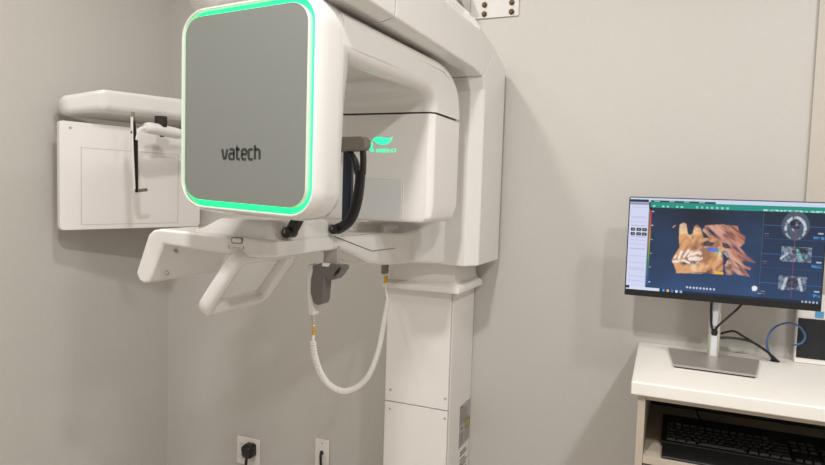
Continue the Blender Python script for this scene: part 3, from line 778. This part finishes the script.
# icon rows, head figure and task bar
for k_ in range(9): put(ell(.338 + .0175 * k_, .93, .0055, .011), (206, 212, 222), .85)
put(blur(ell(.682, .885, .014, .024)), (225, 228, 235)); put(R_(.672, .90, .69, .915), (210, 214, 225)); put(R_(.655, .93, .715, .938) * (n3 > .45), (150, 160, 180), .8)
put(R_(0, .965, .19, 1), (206, 214, 232)); put(R_(0, .955, .02, .985), (30, 32, 40)); put(R_(.19, .972, 1, 1), (24, 36, 58))
for k_, c in enumerate(((60, 150, 220), (225, 180, 110), (70, 120, 210), (210, 220, 230), (120, 190, 220))): put(R_(.205 + .024 * k_, .972, .218 + .024 * k_, .995), c)
for k_ in range(5): put(R_(.91 + .017 * k_, .972, .919 + .017 * k_, .988), (190, 200, 215), .8)
scr = art_grid('screen', M['screen'], mon, img, (mx0 + .003, MY - .0006, mz0 + .0185), (mx1 - mx0 - .006, 0, 0), (0, 0, mz1 - mz0 - .0205))
scr['label'] = 'lit screen showing an orange skull scan'
# stand
bm = bmesh.new(); l = rrect(.0165, .012, .010, 5)
loft(bm, [[(.107 + a, -.123 + b, z) for a, b in l] for z in (DZ + .008, 1.30)])
pole = fin('stand_pole', bm, M['alu'], mon)
simple('pole_inset', M['inset'], pole, .099, .115, -.1358, -.134, .978, 1.037, .001)
yp('cable_hole', M['black'], pole, [(a + .107, b + 1.046) for a, b in rrect(.0085, .010, .008, 5)], -.1356, -.134, 0)
simple('pole_inset', M['inset'], pole, .100, .114, -.1358, -.134, 1.065, 1.16, .001)
bm = bmesh.new(); bp_ = [(-.013, -.080), (.003, -.280), (.206, -.287), (.228, -.098)]
bp_ = [(-.014, -.078), (-.014, -.282), (.228, -.282), (.228, -.078)]
bp_ = [(-.013, -.079), (.005, -.279), (.201, -.286), (.228, -.101)]
prism(bm, bp_, 'z', DZ + .0035, DZ + .0095); fin('stand_base', bm, M['alug'], mon, .0015, 2)
bm = bmesh.new(); prism(bm, [(a * .985 + .0015, b * .99 - .0015) for a, b in bp_], 'z', DZ + .0002, DZ + .0035); fin('base_pad', bm, M['black'], mon)
# cables
def cable(name, pts, r, m, label):
    bm = bmesh.new(); tube(bm, pts, r, 10); return tag(fin(name, bm, M[m], None), label, 'cable')
cable('monitor_cable', [(.094, -.148, 1.14), (.0945, -.148, 1.10), (.098, -.146, 1.066), (.104, -.142, 1.050), (.110, -.137, 1.043)], .0035, 'black', 'short black cable running down the front of the monitor stand')
cable('monitor_cable', [(.180, -.146, 1.15), (.158, -.146, 1.118), (.135, -.146, 1.092), (.115, -.146, 1.068), (.108, -.142, 1.052), (.106, -.1375, 1.046)], .0032, 'black', 'black cable slanting from the monitor down to the stand hole')
cable('power_cable', [(.118, -.108, 1.036), (.135, -.10, 1.042), (.160, -.085, 1.046), (.188, -.075, 1.031), (.222, -.063, 1.010), (.252, -.052, .99), (.268, -.050, .969)], .0034, 'black', 'upper of two black cables arching from the stand to the worktop hole')
cable('video_cable', [(.118, -.112, 1.026), (.139, -.110, 1.030), (.174, -.102, 1.029), (.210, -.094, 1.021), (.241, -.084, 1.001), (.263, -.074, .983), (.278, -.066, .969)], .0034, 'black', 'lower of two black cables running from the stand to the worktop hole')
cable('network_cable', [(.272, -.054, .969), (.255, -.06, .992), (.247, -.07, 1.020), (.254, -.07, 1.052), (.274, -.07, 1.074), (.302, -.07, 1.083), (.326, -.07, 1.073), (.339, -.07, 1.050), (.333, -.066, 1.030), (.318, -.06, 1.020), (.317, -.045, 1.016)], .0028, 'blue', 'blue cable looping above the worktop')
bm = bmesh.new(); cyl(bm, (.272, -.056, DZ + .0002), (.272, -.056, DZ + .002), .013, 18); tag(fin('cable_grommet', bm, M['gap'], None), 'small dark cable hole in the worktop behind the monitor', 'grommet')

# dark-fronted white unit at the back of the worktop
dev = thing('desktop_computer', (.47, -.03, DZ), 'white box with a black front and blue sticker at the back of the worktop', 'computer')
simple('casing', M['devw'], dev, .321, .62, -.042, -.0135, DZ + .0005, 1.165, .003)
simple('front_panel', M['devb'], dev, .3245, .615, -.0445, -.0415, .982, 1.096, .001)['label'] = 'black front'
simple('sticker', M['sticker'], dev, .364, .385, -.0428, -.0418, 1.100, 1.119, .0003)

# ------------------------------------------------------------------ light: recessed ceiling lamps
def lamp(x, y, p, r=.09, col_=(1, .93, .84)):
    d = bpy.data.lights.new('ceiling_lamp', 'AREA'); d.shape = 'DISK'; d.size = 2 * r; d.energy = p; d.color = col_
    o = bpy.data.objects.new('ceiling_lamp', d); C.objects.link(o); o.location = (x, y, ZC - .012)
for x, y, p, c_ in ((-1.0, -1.0, 12, .94), (-.35, -1.9, 31, .955), (.85, -1.15, 12, .99), (-1.35, -2.2, 7, .94), (.8, -2.1, 24, .985)):
    lamp(x, y, p, r=.075, col_=(1, .5 + c_ / 2, c_))
wd_ = bpy.data.worlds.new('room'); S.world = wd_; wd_.use_nodes = True
wd_.node_tree.nodes['Background'].inputs[0].default_value = (.5, .5, .5, 1); wd_.node_tree.nodes['Background'].inputs[1].default_value = .0

# ------------------------------------------------------------------ camera
cd = bpy.data.cameras.new('camera'); cam = bpy.data.objects.new('camera', cd); C.objects.link(cam)
yaw, pit, rol = (math.radians(v) for v in (23.12, 3.71, 1.74))
fw = Vector((-math.sin(yaw) * math.cos(pit), math.cos(yaw) * math.cos(pit), -math.sin(pit)))
r = Vector((math.cos(yaw), math.sin(yaw), 0)); u = r.cross(fw)
r2 = math.cos(rol) * r + math.sin(rol) * u; u2 = -math.sin(rol) * r + math.cos(rol) * u
cam.matrix_world = Matrix(((r2.x, u2.x, -fw.x, 0), (r2.y, u2.y, -fw.y, -2.1), (r2.z, u2.z, -fw.z, 1.42), (0, 0, 0, 1)))
cd.sensor_fit = 'HORIZONTAL'; cd.sensor_width = 36; cd.lens = 625.7 / 825 * 36; cd.clip_start = .02
S.camera = cam
S.view_settings.view_transform = 'Standard'; S.view_settings.look = 'None'
S.view_settings.exposure = .08; S.view_settings.gamma = 1; S.view_settings.use_curve_mapping = False
S.cycles.use_denoising = True
S.cycles.max_bounces = 8
